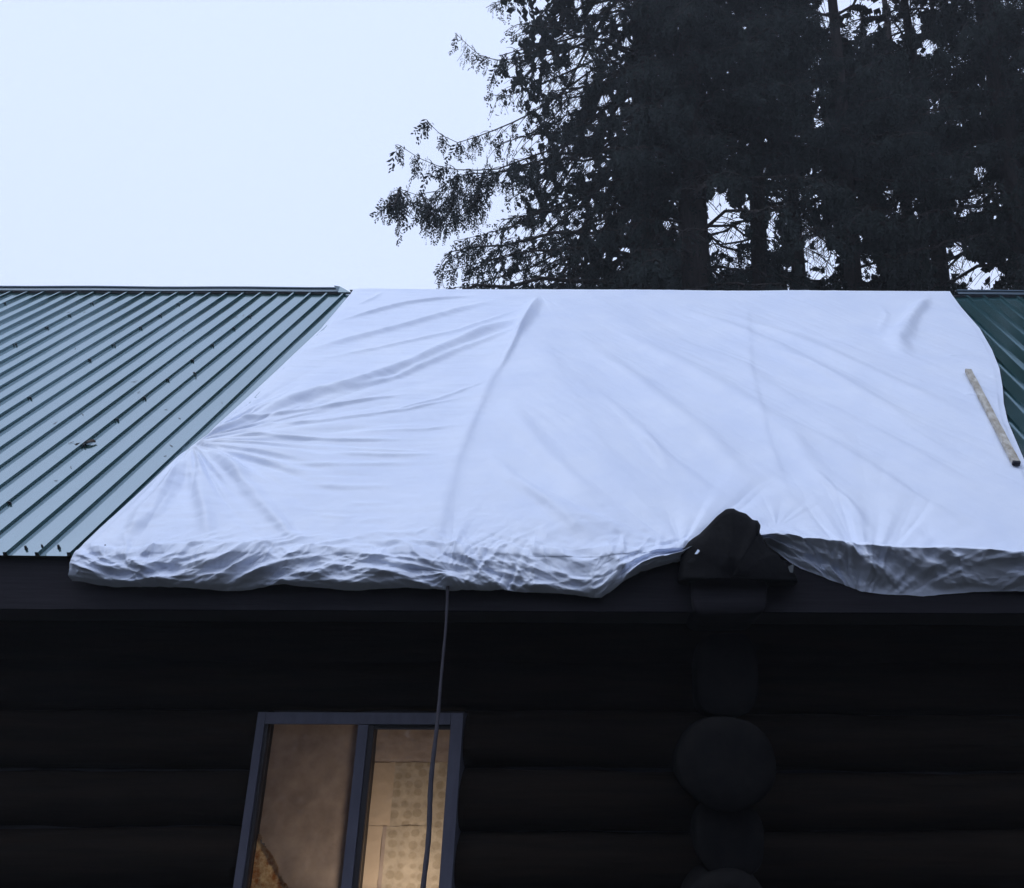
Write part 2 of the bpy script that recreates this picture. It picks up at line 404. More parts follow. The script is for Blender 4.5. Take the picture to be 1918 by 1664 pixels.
wpart(MB().box(mx1 + .013, wr - .094, 6.81, 6.97, mz - .035, mz), 'sash', 'sash', bevel=.002)
wpart(MB().box(wl + CW + .023, mx0 - .001, 6.845, 6.849, wb + .06, mz), 'pane', 'glass')
wpart(MB().box(mx1 + .013, wr - .094, 6.835, 6.839, wb + .06, mz - .036), 'pane', 'glass')
# sheets behind the panes, with soft crinkles
def sheet(x0, x1, z0, z1, y, m, seed, amp=0.004, ragged=0.0, cut=None):
    nu, nv = 60, 60
    U, V = np.meshgrid(np.linspace(0, 1, nu), np.linspace(0, 1, nv))
    X = x0 + (x1 - x0) * U; Z = z0 + (z1 - z0) * V
    if ragged: Z = Z + ragged * fbm(X * 14, X * 0 + seed, seed) * V
    Yy = y + amp * 2 * fbm(X * 8, Z * 8, seed) + amp * np.abs(fbm(X * 5 + 3, Z * 9, seed + 9))
    fc = grid_faces(nu, nv)
    if cut: fc = fc[~cut(X.ravel()[fc].mean(1), Z.ravel()[fc].mean(1))]
    o = mesh_obj('window_sheet', np.stack([X, Yy, Z], -1), fc, M[m], win, True); o.location = -woff
    return o
zc1 = at_y(700, 1428, 6.9).z; zc2 = at_y(700, 1548, 6.9).z
g_ = .002
tz0 = at_y(476, 1560, 6.89).z
sheet(wl + CW, mx0 + .02, wb + .05, mz, 6.905, 'film_plain', 1, cut=lambda x, z: x - (wl + CW) < (tz0 - z) * .74 + .008)
sheet(mx1 - .02, wr - .09, zc1 + .003, mz, 6.905, 'film_plain', 3)
sheet(mx1 + .17, wr - .09, zc2 + g_, zc1 - .001, 6.907, 'film_dots', 4, ragged=.008)
sheet(mx1 + .15, wr - .09, wb + .05, zc2 + .004, 6.905, 'film_dots', 5, ragged=.012)
sheet(mx1 - .02, mx1 + .172, zc2 + .001, zc1 - .001, 6.909, 'film_strip', 6, .003, .01)
sheet(mx1 - .02, mx1 + .12, wb + .05, zc2 - .002, 6.91, 'film_strip', 7, .003, .01)
sheet(mx1 + .12, mx1 + .152, wb + .05, zc2 - .001, 6.913, 'film_plain', 8, .003, .01)
# crumpled amber triangle lower left
nu = 40; V = []
cA = at_y(476, 1560, 6.89); cB = at_y(545, 1670, 6.89)
tri = []
for j in range(40):
    t = j / 39
    for i in range(40):
        u = i / 39
        z = cA.z + (wb + .05 - cA.z) * t
        x = wl + CW - .01 + u * (0.02 + 0.9 * t ** 0.9 * abs(wb - cA.z) * 0.72)
        tri.append((x + u * .02 * math.sin(t * 23 + 2 * math.sin(t * 9)), 6.89 - .006 * (0.5 + float(vnoise(np.array([x * 30.]), np.array([z * 30.]), 4)[0])), z))
o = mesh_obj('window_sheet', np.array(tri), grid_faces(40, 40), M['film_crumple'], win, True); o.location = -woff
# lit room behind
rm = MB(); rm.add([(-4.2, 7.25, GZ), (0.2, 7.25, GZ), (0.2, 7.25, .8), (-4.2, 7.25, .8), (-4.2, 10.5, GZ), (.2, 10.5, GZ), (.2, 10.5, .8), (-4.2, 10.5, .8)],
                  [(4, 5, 6, 7), (0, 1, 5, 4), (3, 7, 6, 2), (0, 4, 7, 3), (1, 2, 6, 5)])
P.fix(rm.build('room', M['room'], cabin))
lamp = bpy.data.lights.new('room_lamp', 'POINT'); lamp.energy = 24; lamp.color = (1.0, 0.75, 0.52); lamp.shadow_soft_size = 0.12
lo = bpy.data.objects.new('room_lamp', lamp); COL.objects.link(lo); lo.location = (wr - .32, 7.48, -1.12)

# ------------------------------------------------------------------ white sheeting over the roof
NX, NS, NH = 980, 430, 60
xl_r, xl_e = X0 + .03, X0 - .0
u = np.linspace(0, 1, NX)
sv = np.concatenate([np.linspace(LS + .0, 0.0, NS), np.linspace(0, -1, NH + 1)[1:]])      # below zero: hem parameter
U, SV = np.meshgrid(u, sv)
sc = np.clip(SV, 0, None)
hem = np.clip(-SV, 0, 1)
edge_px = [(1778, 545), (1800, 575), (1835, 615), (1858, 655), (1872, 690), (1878, 725), (1880, 755), (1888, 790), (1918, 860), (1950, 960), (1985, 1050)]
eh = sorted([roof_hit(*q, .05)[::-1] for q in edge_px]); es = [a for a, _ in eh]; ex = [b_ for _, b_ in eh]
left_px = [(655, 548), (600, 612), (520, 687), (440, 760), (380, 815), (358, 830), (330, 853), (250, 925), (185, 983), (130, 1036)]
lh = sorted([roof_hit(*q, .05)[::-1] for q in left_px]); ls_ = [a for a, _ in lh]; lx = [b_ for _, b_ in lh]
LX = np.interp(sc, ls_, lx); RX = np.interp(sc, es, ex)
XX = LX + (RX - LX) * U
HGT = np.full_like(XX, 0.045)
def fold(pts, w, a, kind='g', fade=0.25):
    """pts in photo pixels -> (x,s); w half width in m across, a amplitude in m"""
    global HGT
    q = [roof_hit(*p, .045) for p in pts]
    L = sum(math.hypot(q[i + 1][0] - q[i][0], q[i + 1][1] - q[i][1]) for i in range(len(q) - 1)); acc = 0
    best = np.full_like(XX, 9.0); bt = np.zeros_like(XX)
    for i in range(len(q) - 1):
        ax, ay = q[i]; bx, by = q[i + 1]; dx, dy = bx - ax, by - ay; l = math.hypot(dx, dy)
        t = ((XX - ax) * dx + (SS - ay) * dy) / (l * l); tc = np.clip(t, 0, 1)
        ddx = XX - (ax + tc * dx); ddy = SS - (ay + tc * dy); dd = np.hypot(ddx, ddy)
        sg = np.sign((XX - ax) * dy - (SS - ay) * dx); m = dd < np.abs(best)
        best = np.where(m, dd * sg, best); bt = np.where(m, (acc + tc * l) / L, bt); acc += l
    env = np.clip(bt / fade, 0, 1) * np.clip((1 - bt) / fade, 0, 1); env = env * env * (3 - 2 * env)
    wob = 1 + 0.5 * fbm(XX * 1.3, SS * 1.3, int(abs(pts[0][0])) % 97, 2)
    r = best / (w * wob)
    if kind == 'g': h = np.exp(-r * r)
    elif kind == 's': h = 1 / (1 + np.exp(np.clip(-r * 2.5, -30, 30))) * np.exp(-np.clip(r, 0, 9) * .45)     # a pleat: sharp on one side
    elif kind == 'z': h = 1 / (1 + np.exp(np.clip(r * 2.5, -30, 30))) * np.exp(-np.clip(-r, 0, 9) * .45)
    HGT += a * env * h
def pucker(px, py, rad, a, nn, seed, a0=0, a1=2 * math.pi):
    global HGT
    x0, s0 = roof_hit(px, py, .045)
    dx, dy = XX - x0, SS - s0; r = np.hypot(dx, dy); an = np.arctan2(dy, dx)
    env = np.exp(-(r / rad) ** 1.3) * np.clip(r / 0.06, 0, 1)
    k = fbm(an * nn / 2.0 + seed, r * 0.5, seed, 2)
    HGT += a * env * (np.abs(k) * 2.2 - .5) * np.sqrt(np.clip(r / rad, 0.02, 1))
SS = SV.copy(); SS = np.where(SV < 0, SV * 0.24, SV)
# main seam (overlap of two sheets) from the ridge to the hem
fold([(1012, 552), (975, 620), (930, 700), (890, 790), (858, 870), (835, 960), (822, 1035)], .06, .040, 's', .06)
fold([(1006, 556), (985, 600), (958, 655), (925, 715)], .035, .03, 'g', .3)
fold([(1012, 556), (995, 590), (965, 640)], .06, .05, 'g', .3)
fold([(1000, 590), (900, 625), (770, 685), (660, 722), (540, 752), (410, 790)], .10, .085, 'g', .25)
fold([(985, 610), (880, 650), (740, 710), (600, 745)], .05, .03, 'g', .3)
fold([(905, 552), (760, 570), (615, 606)], .05, .04, 'g', .3)
fold([(940, 560), (760, 610), (600, 650), (545, 668)], .08, .045, 'g', .3)
fold([(990, 575), (860, 620), (700, 655), (560, 678)], .04, .022, 'g', .3)
fold([(720, 545), (700, 560), (660, 575)], .04, .02, 'g', .4)
for q, a in (([(370, 820), (480, 818), (640, 826), (790, 826)], .03), ([(395, 796), (520, 778), (640, 760), (780, 738)], .035), ([(600, 850), (720, 854), (840, 852)], .022),
             ([(620, 840), (740, 846), (800, 846)], .018), ([(500, 870), (600, 872), (800, 868)], .014), ([(640, 812), (800, 806), (860, 800)], .012),
             ([(560, 905), (640, 912), (760, 910)], .012), ([(430, 800), (600, 792), (760, 770), (900, 740)], .02), ([(700, 780), (820, 750), (920, 715)], .016),
             ([(640, 940), (740, 945)], .010), ([(590, 965), (660, 970)], .010), ([(680, 1000), (780, 1005), (815, 990)], .010)):
    fold(q, .028, a * .9, 'g', .3)
# right sheet: long diagonals down to the eave
diag = [([(1005, 600), (1060, 720), (1140, 850), (1230, 960), (1285, 1030)], .10, .050), ([(935, 740), (1010, 840), (1110, 940), (1240, 1025)], .09, .045),
        ([(900, 830), (960, 900), (1080, 970), (1250, 1032)], .07, .035), ([(1040, 680), (1130, 760), (1200, 850), (1300, 990)], .10, .045),
        ([(1060, 620), (1200, 720), (1330, 830), (1440, 960), (1500, 1010)], .10, .050), ([(1120, 600), (1300, 700), (1480, 820), (1640, 1020)], .10, .050),
        ([(1200, 610), (1380, 680), (1560, 800), (1700, 940)], .10, .050), ([(1230, 560), (1450, 650), (1650, 760), (1830, 880)], .10, .050),
        ([(1300, 570), (1500, 640), (1700, 730), (1900, 830)], .09, .040), ([(1400, 700), (1550, 760), (1720, 850), (1918, 960)], .09, .050),
        ([(1420, 780), (1550, 840), (1700, 930), (1880, 1030)], .08, .040), ([(1180, 800), (1260, 870), (1330, 930), (1360, 960)], .06, .035),
        ([(1450, 900), (1560, 950), (1640, 1022)], .05, .04), ([(1500, 870), (1590, 950), (1650, 1022)], .04, .03),
        ([(1100, 720), (1210, 820), (1290, 940)], .05, .025), ([(1500, 700), (1680, 790), (1860, 900)], .04, .02),
        ([(1350, 620), (1520, 690), (1700, 790)], .04, .02), ([(950, 890), (1080, 990), (1180, 1030)], .04, .022)]
for n_, (q, w, a) in enumerate(diag): fold(q, w * 1.15, a * (.85 if n_ % 3 else .6), 'g' if n_ % 3 else 's', .35)
fold([(1400, 560), (1410, 700), (1440, 820), (1470, 900), (1500, 1000)], .05, .02, 's', .2)
fold([(1745, 550), (1710, 590), (1680, 640), (1700, 680)], .10, .08, 'g', .3)
fold([(1640, 560), (1660, 590), (1640, 640)], .07, .02, 'g', .4)
for q in ([(1760, 668), (1820, 667)], [(1850, 706), (1880, 708)], [(1800, 740), (1835, 742)]): fold(q, .03, .012, 'g', .4)
# puckers where the sheeting is pulled
pucker(358, 828, 0.9, .11, 14, 3); pucker(1278, 1036, .9, .045, 7, 5); pucker(1636, 1096, .8, .08, 12, 6); pucker(1460, 1010, .4, .012, 9, 7)
pucker(1126, 1112, .35, .05, 10, 12); pucker(918, 1098, .3, .05, 9, 13); pucker(845, 1050, .4, .022, 10, 9); pucker(1012, 552, .5, .012, 12, 10)
for q in ([(362, 835), (368, 900), (385, 960), (392, 1020)], [(385, 835), (430, 870), (470, 900)], [(355, 840), (330, 900), (290, 960), (210, 1030)], [(345, 860), (300, 920), (265, 960), (235, 1010)],
          [(400, 845), (480, 930), (540, 1000), (600, 1030)]):
    fold(q, .05, .035, 'g', .25)
# general relief: soft billows, fine stretched crinkles and a beaten-up band above the hem
lowband = np.exp(-SS / 0.55) * (SS >= 0) + (SS < 0)
HGT += 0.026 * fbm(XX * 0.9, SS * 0.9, 11, 3)
side = 1 / (1 + np.exp((XX + 1.6 - SS * .1) * 3))
HGT += 0.0075 * fbm(XX * 1.6, SS * 13, 12, 4) * side + (0.016 * fbm((.88 * XX + .48 * SS) * 3.6, (.48 * XX - .88 * SS) * .45, 13, 4) + .010 * (0.5 - np.abs(fbm((.80 * XX + .60 * SS) * 6.5 + 4, (.60 * XX - .80 * SS) * .8, 18, 3)))) * (1 - side)
cr = 0.5 - np.abs(fbm(XX * 5, SS * 6, 14, 3))
HGT += 0.020 * lowband * (cr - .3) * (1 - .8 / (1 + np.exp(-(XX - .5) * 8)))
# hem crumple: many random straight creases with sharp ridges
HC = np.zeros_like(XX)
crr = np.random.default_rng(8)
band = slice(np.searchsorted(-sv, -0.9), len(sv))
xb, sb = XX[band], SS[band]; hb_ = np.zeros_like(xb)
for _ in range(240):
    cx_ = crr.uniform(-4.2, 3.4); cs_ = crr.uniform(-.26, .04) if crr.random() < .88 else crr.uniform(0, .35)
    an = crr.normal(.40 * math.sin(cx_ * 2.1 + 1), .16) if crr.random() < .85 else crr.uniform(-1.57, 1.57); ca, sa = math.cos(an), math.sin(an)
    L = crr.uniform(.15, .9); w = crr.uniform(.012, .05)
    t = ((xb - cx_) * ca + (sb - cs_) * sa) / L; dd = np.abs(-(xb - cx_) * sa + (sb - cs_) * ca) / w
    hb_ += crr.choice([1, 1, -1]) * w * crr.uniform(.3, .8) * np.clip(1 - dd, 0, 1) * np.clip(1 - t * t, 0, 1)
for _ in range(420):
    cx_ = crr.uniform(-4.2, 3.4); cs_ = crr.uniform(-.26, .03)
    an = crr.normal(.5 * math.sin(cx_ * 2.1 + 1), .5); ca, sa = math.cos(an), math.sin(an)
    L = crr.uniform(.05, .28); w = crr.uniform(.007, .02)
    m_ = np.abs(xb[0] - cx_) < .35; xs_b, ss_b = xb[:, m_], sb[:, m_]
    if xs_b.size == 0: continue
    t = ((xs_b - cx_) * ca + (ss_b - cs_) * sa) / L; dd = np.abs(-(xs_b - cx_) * sa + (ss_b - cs_) * ca) / w
    hb_[:, m_] += w * crr.uniform(.2, .5) * np.clip(1 - dd, 0, 1) * np.clip(1 - t * t, 0, 1)
HC[band] = hb_
fadeC = np.clip(1 - SS / .30, 0, 1) ** 1.5
rightside = 1 / (1 + np.exp(-(XX - 0.9) * 12))
HC *= fadeC * (1 - rightside * np.where(SS > -.02, .95, .15))
HGT += HC * .9
# hold the edges down
edge = np.clip(U / .012, 0, 1) * np.clip((1 - U) / .008, 0, 1)
HGT = .012 + (HGT - .012) * (0.25 + .75 * edge)
under = 1 / (1 + np.exp(-(XX - 2.15) * 30))
flr = .012 + .036 * under
HGT = flr + np.log1p(np.exp(np.clip((HGT - flr) / .006, -30, 80))) * .006
fold_y = [(1460, 1020), (1560, 1065), (1640, 1100)]
top = np.clip((LS - SS) / .12, 0, 1); HGT = HGT * (.45 + .55 * top) + .035 * (1 - top)
# hem drop lengths along x (photo pixels of the lower edge)
low = [(130, 1086), (200, 1097), (330, 1098), (420, 1104), (530, 1095), (640, 1103), (760, 1100), (835, 1104), (920, 1106), (1040, 1110), (1110, 1117), (1128, 1118), (1165, 1090), (1200, 1068), (1245, 1054), (1275, 1050),
       (1300, 1030), (1440, 1018), (1470, 1040), (1500, 1062), (1560, 1084), (1620, 1106), (1660, 1108), (1740, 1113), (1830, 1106), (1918, 1106), (2000, 1100)]
lowp = [at_y(*q, 6.0) for q in low]
hx = np.array([p.x for p in lowp]); hz = np.array([p.z for p in lowp])
bend = [(130, 1036), (1275, 1036), (1445, 1014), (1520, 1022), (1640, 1030), (1780, 1034), (1900, 1052), (2000, 1050)]
bz = [roof_hit(*q)[1] for q in bend]; bx_ = [roof_hit(*q)[0] for q in bend]
lift = np.interp(XX, bx_, np.clip(bz, 0, 1))                 # where the fold line stands above the eave
sc2 = np.where(SV >= 0, lift + (LS - lift) * (sc / LS), lift)
PX = XX.copy()
PY = DE + sc2 * CT - HGT * ST
PZ = HE + sc2 * ST + HGT * CT
# hem surface
zt = HE + lift * ST + .02; zb = np.interp(XX, hx, hz) + .010 * fbm(XX * 5, XX * 0, 5) + .012 * np.abs(vnoise(XX * 3.3, XX * 0 + 4, 15))
zb = np.minimum(zb, zt - .02)
tuck = rightside * 0.235 - .02 * (1 - rightside)
curl = np.clip((hem - .82) / .18, 0, 1)
yh = (DE + lift * CT * .6 - .05 - .185 * rightside) - 0.035 * np.sin(np.pi * np.clip(hem, 0, 1)) * (1 - rightside) + tuck * hem + .06 * curl ** 2 * (1 - rightside) - (HGT - .045) * 1.25
blend = np.clip(hem / .10, 0, 1)
zh = zt + (zb - zt) * np.clip(hem, 0, 1) ** .9
PYh = PY * (1 - blend) + yh * blend; PZh = PZ * (1 - blend) + zh * blend
m = hem > 0
PY = np.where(m, 6.092 - np.log1p(np.exp(np.clip((6.092 - PYh) / .012, -30, 60))) * .012, PY); PZ = np.where(m, PZh, PZ)
PX = np.where(m, PX + 0.03 * fbm(XX * 3, hem * 3, 21) * hem, PX)
tarp = empty('roof_tarp', (0, DE, HE))
o = mesh_obj('sheet', np.stack([PX, PY, PZ], -1), grid_faces(NX, len(sv))[:, ::-1], M['tarp'], tarp, True); o.location = -Vector(tarp.location)
tag(tarp, 'large wrinkled white plastic sheet over the middle of the roof, crumpled along the eave', 'tarp')
# its short return over the ridge
xr = np.linspace(roof_hit(655, 548)[0], ex[-1], 260); nb = 10
Vr = []
for j in range(nb):
    t = j / (nb - 1)
    for x in xr:
        bump_ = .018 * float(vnoise(np.array([x * 1.6]), np.array([0.5]), 4)[0]) + .008 * float(vnoise(np.array([x * 7]), np.array([2.5]), 6)[0])
        y = ridge.y - .01 + t * .5; zz = ridge.z + .036 + bump_ - (t ** 1.2) * .5 + .03 * math.sin(math.pi * min(1, t * 3)) * (1 if t < .34 else 0)
        Vr.append((x, y, zz))
o = mesh_obj('ridge_flap', np.array(Vr), grid_faces(len(xr), nb), M['tarp'], tarp, True); o.location = -Vector(tarp.location)

# ------------------------------------------------------------------ black membrane hood over the top log end
sil = [(1292, 1092), (1270, 1086), (1273, 1058), (1276, 1040), (1281, 1027), (1289, 1015), (1297, 1008), (1310, 1000), (1325, 985), (1343, 966), (1361, 952), (1374, 951), (1382, 956), (1398, 961),
       (1411, 973), (1420, 974), (1426, 984), (1423, 996), (1432, 1011), (1444, 1028), (1457, 1036), (1464, 1047), (1476, 1056), (1490, 1072), (1496, 1090), (1440, 1094)]
def resample(p, n):
    d = [0]
    for i in range(1, len(p)): d.append(d[-1] + math.dist(p[i], p[i - 1]))
    t = np.linspace(0, d[-1], n); return np.stack([np.interp(t, d, [q[0] for q in p]), np.interp(t, d, [q[1] for q in p])], -1)
sil = resample(sil, 90)
YF = 5.95
cpx = (1368, 1086)
Vh = []; rings = [(.02, -.075), (.3, -.072), (.55, -.062), (.75, -.048), (.9, -.028), (.97, -.010), (1.0, 0.02), (1.0, .12), (.985, .25), (.96, .42), (.93, .75)]
for k, (sc_, dy) in enumerate(rings):
    for i, (px, py) in enumerate(sil):
        pp = at_y(px, py, YF); c = at_y(*cpx, YF)
        q = c + (pp - c) * sc_
        w = .07 * float(fbm(np.array([q.x * 4.2]), np.array([q.z * 3.1 + q.x * 2]), 33, 3)[0]) * (1 if sc_ < .95 else .15)
        Vh.append((q.x, YF + dy + w * (.8 if k < 5 else .2), q.z))
hood = mesh_obj('roofing_hood', np.array(Vh), grid_faces(90, len(rings)), M['membrane'], None, True)
so = hood.modifiers.new('thick', 'SOLIDIFY'); so.thickness = .006
tag(hood, 'ragged black membrane hood draped over the log end that breaks through the eave', 'roofing membrane')
# small torn scraps on it, and a white spot for light through a hole
def scrap(pts, Y, m, label):
    V = [tuple(at_y(px, py, Y + dy)) for px, py, dy in pts]; n = len(V)
    V += [(a, b_ + .006, c_) for a, b_, c_ in V]
    f = [tuple(range(n)), tuple(range(2 * n - 1, n - 1, -1))] + [(i, n + i, n + (i + 1) % n, (i + 1) % n) for i in range(n)]
    o = mesh_obj('scrap_or_light_spot', V, f, M[m]); return tag(o, label, 'scrap')
scrap([(1301, 1038, 0), (1307, 1029, .006), (1311, 1032, .0), (1306, 1038, -.004)], 5.865, 'tarp', 'tiny white spot put in for light through a hole in the black hood')  # white piece stands in for light seen through a hole
scrap([(1286, 1053, 0), (1296, 1045, .006), (1304, 1048, 0), (1297, 1056, -.004)], 5.87, 'membrane', 'faint dark flap on the left shoulder of the black hood')
scrap([(1476, 1062, 0), (1487, 1056, .006), (1485, 1073, .0), (1480, 1072, -.004)], 5.90, 'scrap', 'small grey torn scrap hanging right of the black hood')

# ------------------------------------------------------------------ cord hanging from the hem in front of the window
p0 = at_y(839, 1098, 5.985)
pts = []; rr = []
for k in range(60):
    t = k / 59; z = p0.z - t * (p0.z - GZ - .25)
    pts.append((p0.x + .006 * math.sin(t * 9) + .010 * math.sin(t * 23) * t, p0.y - .02 * t + .008 * math.sin(t * 14), z)); rr.append(.0095 + .007 * min(1, max(0, (t - .25) * 4)) + .0012 * math.sin(k * 2.1))
V, Fc = tube_arr(pts, rr, 8)
tag(mesh_obj('hanging_cord', V, Fc, M['rope'], None, True), 'long grey cord hanging straight down from the eave in front of the window', 'cord')

# ------------------------------------------------------------------ batten lying on the sheeting, top right
ax, as_ = roof_hit(1814, 690, .11); bx2, bs = roof_hit(1905, 864, .11)
A = roof(ax, as_, .085); B = roof(bx2, bs, .085); ln = (B - A).length
bt = MB(); nseg = 14; hw, hh = .031, .018
V = []
for k in range(nseg + 1):
    y = -ln / 2 + ln * k / nseg; j = .0015 * math.sin(k * 1.7); kk = 1 - .02 * math.sin(k * 2.3)
    for sx, sz in ((-1, -1), (1, -1), (1, 1), (-1, 1)): V.append((sx * hw * kk + j, y, sz * hh))
fl = [tuple(x) for x in grid_faces(4, nseg + 1, True).tolist()] + [(0, 1, 2, 3)]
bo = mesh_obj('wooden_batten', V, fl, M['wood'])
yv = (B - A).normalized(); zv = Vector((0, -ST, CT)); xv = yv.cross(zv).normalized(); zv = xv.cross(yv)
bo.matrix_world = Matrix.Translation((A + B) / 2) @ Matrix((xv, yv, zv)).transposed().to_4x4()
be = mesh_obj('sawn_end', [(-hw * .95, ln / 2 + .006, -hh), (hw * .95, ln / 2 + .006, -hh), (hw * .95, ln / 2 + .006, hh), (-hw * .95, ln / 2 + .006, hh), (-hw, ln / 2 - .02, -hh), (hw, ln / 2 - .02, -hh), (hw, ln / 2 - .02, hh + .002), (-hw, ln / 2 - .02, hh + .002)],
              [(0, 1, 2, 3), (4, 7, 6, 5), (0, 4, 5, 1), (1, 5, 6, 2), (2, 6, 7, 3), (3, 7, 4, 0)], M['woodend'], bo)
tag(bo, 'weathered tan wooden batten lying on the white sheeting near its right edge', 'batten')
# curled dead leaf on the bare metal
lxx, lss = roof_hit(160, 831, .01); V = []
for j in range(5):
    for i in range(7):
        a, b2 = i / 6 - .5, j / 4 - .5
        wdt = math.sqrt(max(0, 1 - (2 * a) ** 2)) * .045 + .002
        V.append(roof(lxx + a * .15 + b2 * .01, lss + b2 * wdt * 1.5 + a * .05, .008 + .03 * abs(b2) + .008 * math.sin(a * 6)))
lf = mesh_obj('dead_leaf', np.array([tuple(v) for v in V]), grid_faces(7, 5), M['deadleaf'], None, True)
so = lf.modifiers.new('t', 'SOLIDIFY'); so.thickness = .003
tag(lf, 'curled dark dead leaf lying on the bare metal roof left of the tarp', 'leaf')

for k in range(26):
    nx_, ns_ = roof_hit(srng.uniform(10, 560), srng.uniform(575, 1010), .003)
    if nx_ > X0 - .15 or ns_ > LS - .2: continue
    nx_ = rib_x(int(round((X0 - nx_) / PITCHR))) + PITCHR * .5 + srng.uniform(-.05, .05)
    a_ = srng.uniform(0, 3.1); l_ = srng.uniform(.01, .03); w_ = .003
    q = [roof(nx_ + math.cos(a_) * l_ * i + math.sin(a_) * w_ * j, ns_ + math.sin(a_) * l_ * i - math.cos(a_) * w_ * j, .004 + .003 * (i > 0)) for i, j in ((-1, 0), (0, -1), (1, 0), (0, 1))]
    o = mesh_obj('needle_litter', q + [v + Vector((0, 0, .003)) for v in q], [(0, 1, 2, 3), (7, 6, 5, 4), (0, 4, 5, 1), (1, 5, 6, 2), (2, 6, 7, 3), (3, 7, 4, 0)], M['deadleaf'])
    tag(o, 'tiny dark fleck of needle litter on the bare steel left of the tarp', 'litter', 'needle litter on the bare roof')

# ------------------------------------------------------------------ conifers
def spray_template(seed, nleaf=13, wide=1.0):
    r = random.Random(seed); V = []; Ft = []
    for k in range(nleaf):
        t = (k + .5) / nleaf; z0 = -t * .38; side = (-1) ** k
        ang = r.uniform(.35, 1.0) * side; L = .105 * (1.15 - t * .6) * r.uniform(.7, 1.2); w = .017 * wide * r.uniform(.7, 1.3)
        yy = r.uniform(-.02, .02); dx, dz = math.sin(ang), -math.cos(ang)
        bx, bz = .02 * math.sin(t * 5), z0
        n0 = len(V)
        V += [(bx, yy, bz), (bx + dx * L * .5 - dz * w, yy + r.uniform(-.015, .015), bz + dz * L * .5 + dx * w), (bx + dx * L, yy + r.uniform(-.02, .02), bz + dz * L), (bx + dx * L * .5 + dz * w, yy, bz + dz * L * .5 - dx * w)]
        Ft += [(n0, n0 + 1, n0 + 2, n0 + 3)]
    return np.array(V), np.array(Ft)
TPL = [spray_template(s) for s in range(5)]
TPLB = [spray_template(s + 50, 7, 2.6) for s in range(3)]
class Foliage:
    def __init__(s, seed): s.P = []; s.Sz = []; s.D = []; s.r = np.random.default_rng(seed); s.tpl = TPL
    def add(s, p, size, d=0.0): s.P.append((p[0], p[1], p[2])); s.Sz.append(size); s.D.append(d)
    def build(s, name, m, parent, quad_keep=None, tpl=None, keep=None):
        P_ = np.array(s.P); Sz = np.array(s.Sz)
        if keep is not None: k = keep(P_, s.r); P_, Sz = P_[k], Sz[k]
        tpl = tpl or TPL; Vs = []; Fs = []; base = 0
        idx = s.r.integers(0, len(tpl), len(P_))
        for ti, (tv, tf) in enumerate(tpl):
            sel = np.where(idx == ti)[0]
            if not len(sel): continue
            az = s.r.uniform(0, 2 * np.pi, len(sel)); tl_ = s.r.normal(0, .45, len(sel))
            ca, sa, ct, st = np.cos(az), np.sin(az), np.cos(tl_), np.sin(tl_)
            v = tv[None] * (Sz[sel] * s.r.uniform(.7, 1.3, len(sel)))[:, None, None]
            x, y, z = v[..., 0], v[..., 1], v[..., 2]
            x2 = x * ct[:, None] - z * st[:, None]; z2 = x * st[:, None] + z * ct[:, None]
            x3 = x2 * ca[:, None] - y * sa[:, None]; y3 = x2 * sa[:, None] + y * ca[:, None]
            out = (np.stack([x3, y3, z2], -1) + P_[sel][:, None, :]).reshape(-1, 4, 3)
            if quad_keep is not None: out = out[quad_keep(out.mean(1), s.r)]
            Vs.append(out.reshape(-1, 3)); Fs.append(np.arange(len(out) * 4).reshape(-1, 4) + base); base += len(out) * 4
        return mesh_obj(name, np.concatenate(Vs), np.concatenate(Fs), M[m], parent)
# openings in the crowns where the sky shows: (px, py, rx, ry, strength)
GAPS = [(1366, 435, 42, 52, .83), (1335, 425, 10, 60, .9), (1575, 8, 26, 20, .95), (1630, 5, 22, 14, .9), (1690, 35, 38, 30, .75), (1680, 68, 20, 16, .9), (1735, 92, 14, 14, .7), (1528, 488, 30, 32, .85), (1485, 350, 40, 30, .5), (1508, 400, 20, 40, .5),
        (1452, 390, 12, 30, .7), (1443, 430, 6, 20, .9), (1530, 375, 10, 14, .8), (1768, 485, 30, 30, .84), (1820, 520, 40, 34, .84), (1850, 370, 40, 10, .7), (1815, 395, 30, 14, .75), (1745, 190, 14, 14, .6), (1525, 190, 10, 12, .7), (1535, 220, 8, 10, .7),
        (1590, 248, 14, 8, .6), (1785, 232, 18, 7, .6), (1690, 390, 30, 22, .6), (1660, 360, 12, 10, .7), (1832, 325, 10, 12, .7), (1885, 345, 12, 12, .7), (1740, 8, 24, 14, .6), (1620, 510, 22, 18, .5), (1595, 455, 14, 14, .6), (1890, 295, 22, 10, .4),
        (1258, 420, 16, 36, .7), (1148, 20, 24, 30, .6), (1120, 100, 50, 40, .4), (1060, 190, 30, 30, .55), (1075, 310, 24, 24, .35), (1010, 420, 60, 40, .3), (1080, 400, 30, 20, .5), (1125, 420, 12, 18, .6), (1030, 510, 60, 30, .4), (970, 90, 22, 14, .45),
        (945, 210, 40, 30, .5), (1150, 380, 20, 20, .4), (1230, 300, 16, 16, .4), (1370, 280, 16, 14, .5)]
def project(P_):
    Rm = np.array(CAMROT); q = P_ @ Rm          # camera axes
    return CX + F * q[:, 0] / -q[:, 2], CY - F * q[:, 1] / -q[:, 2]
GAPS = [(a, b_, c_ * 1.2, d_ * 1.2, e_) for a, b_, c_, d_, e_ in GAPS]
_gr = random.Random(31)
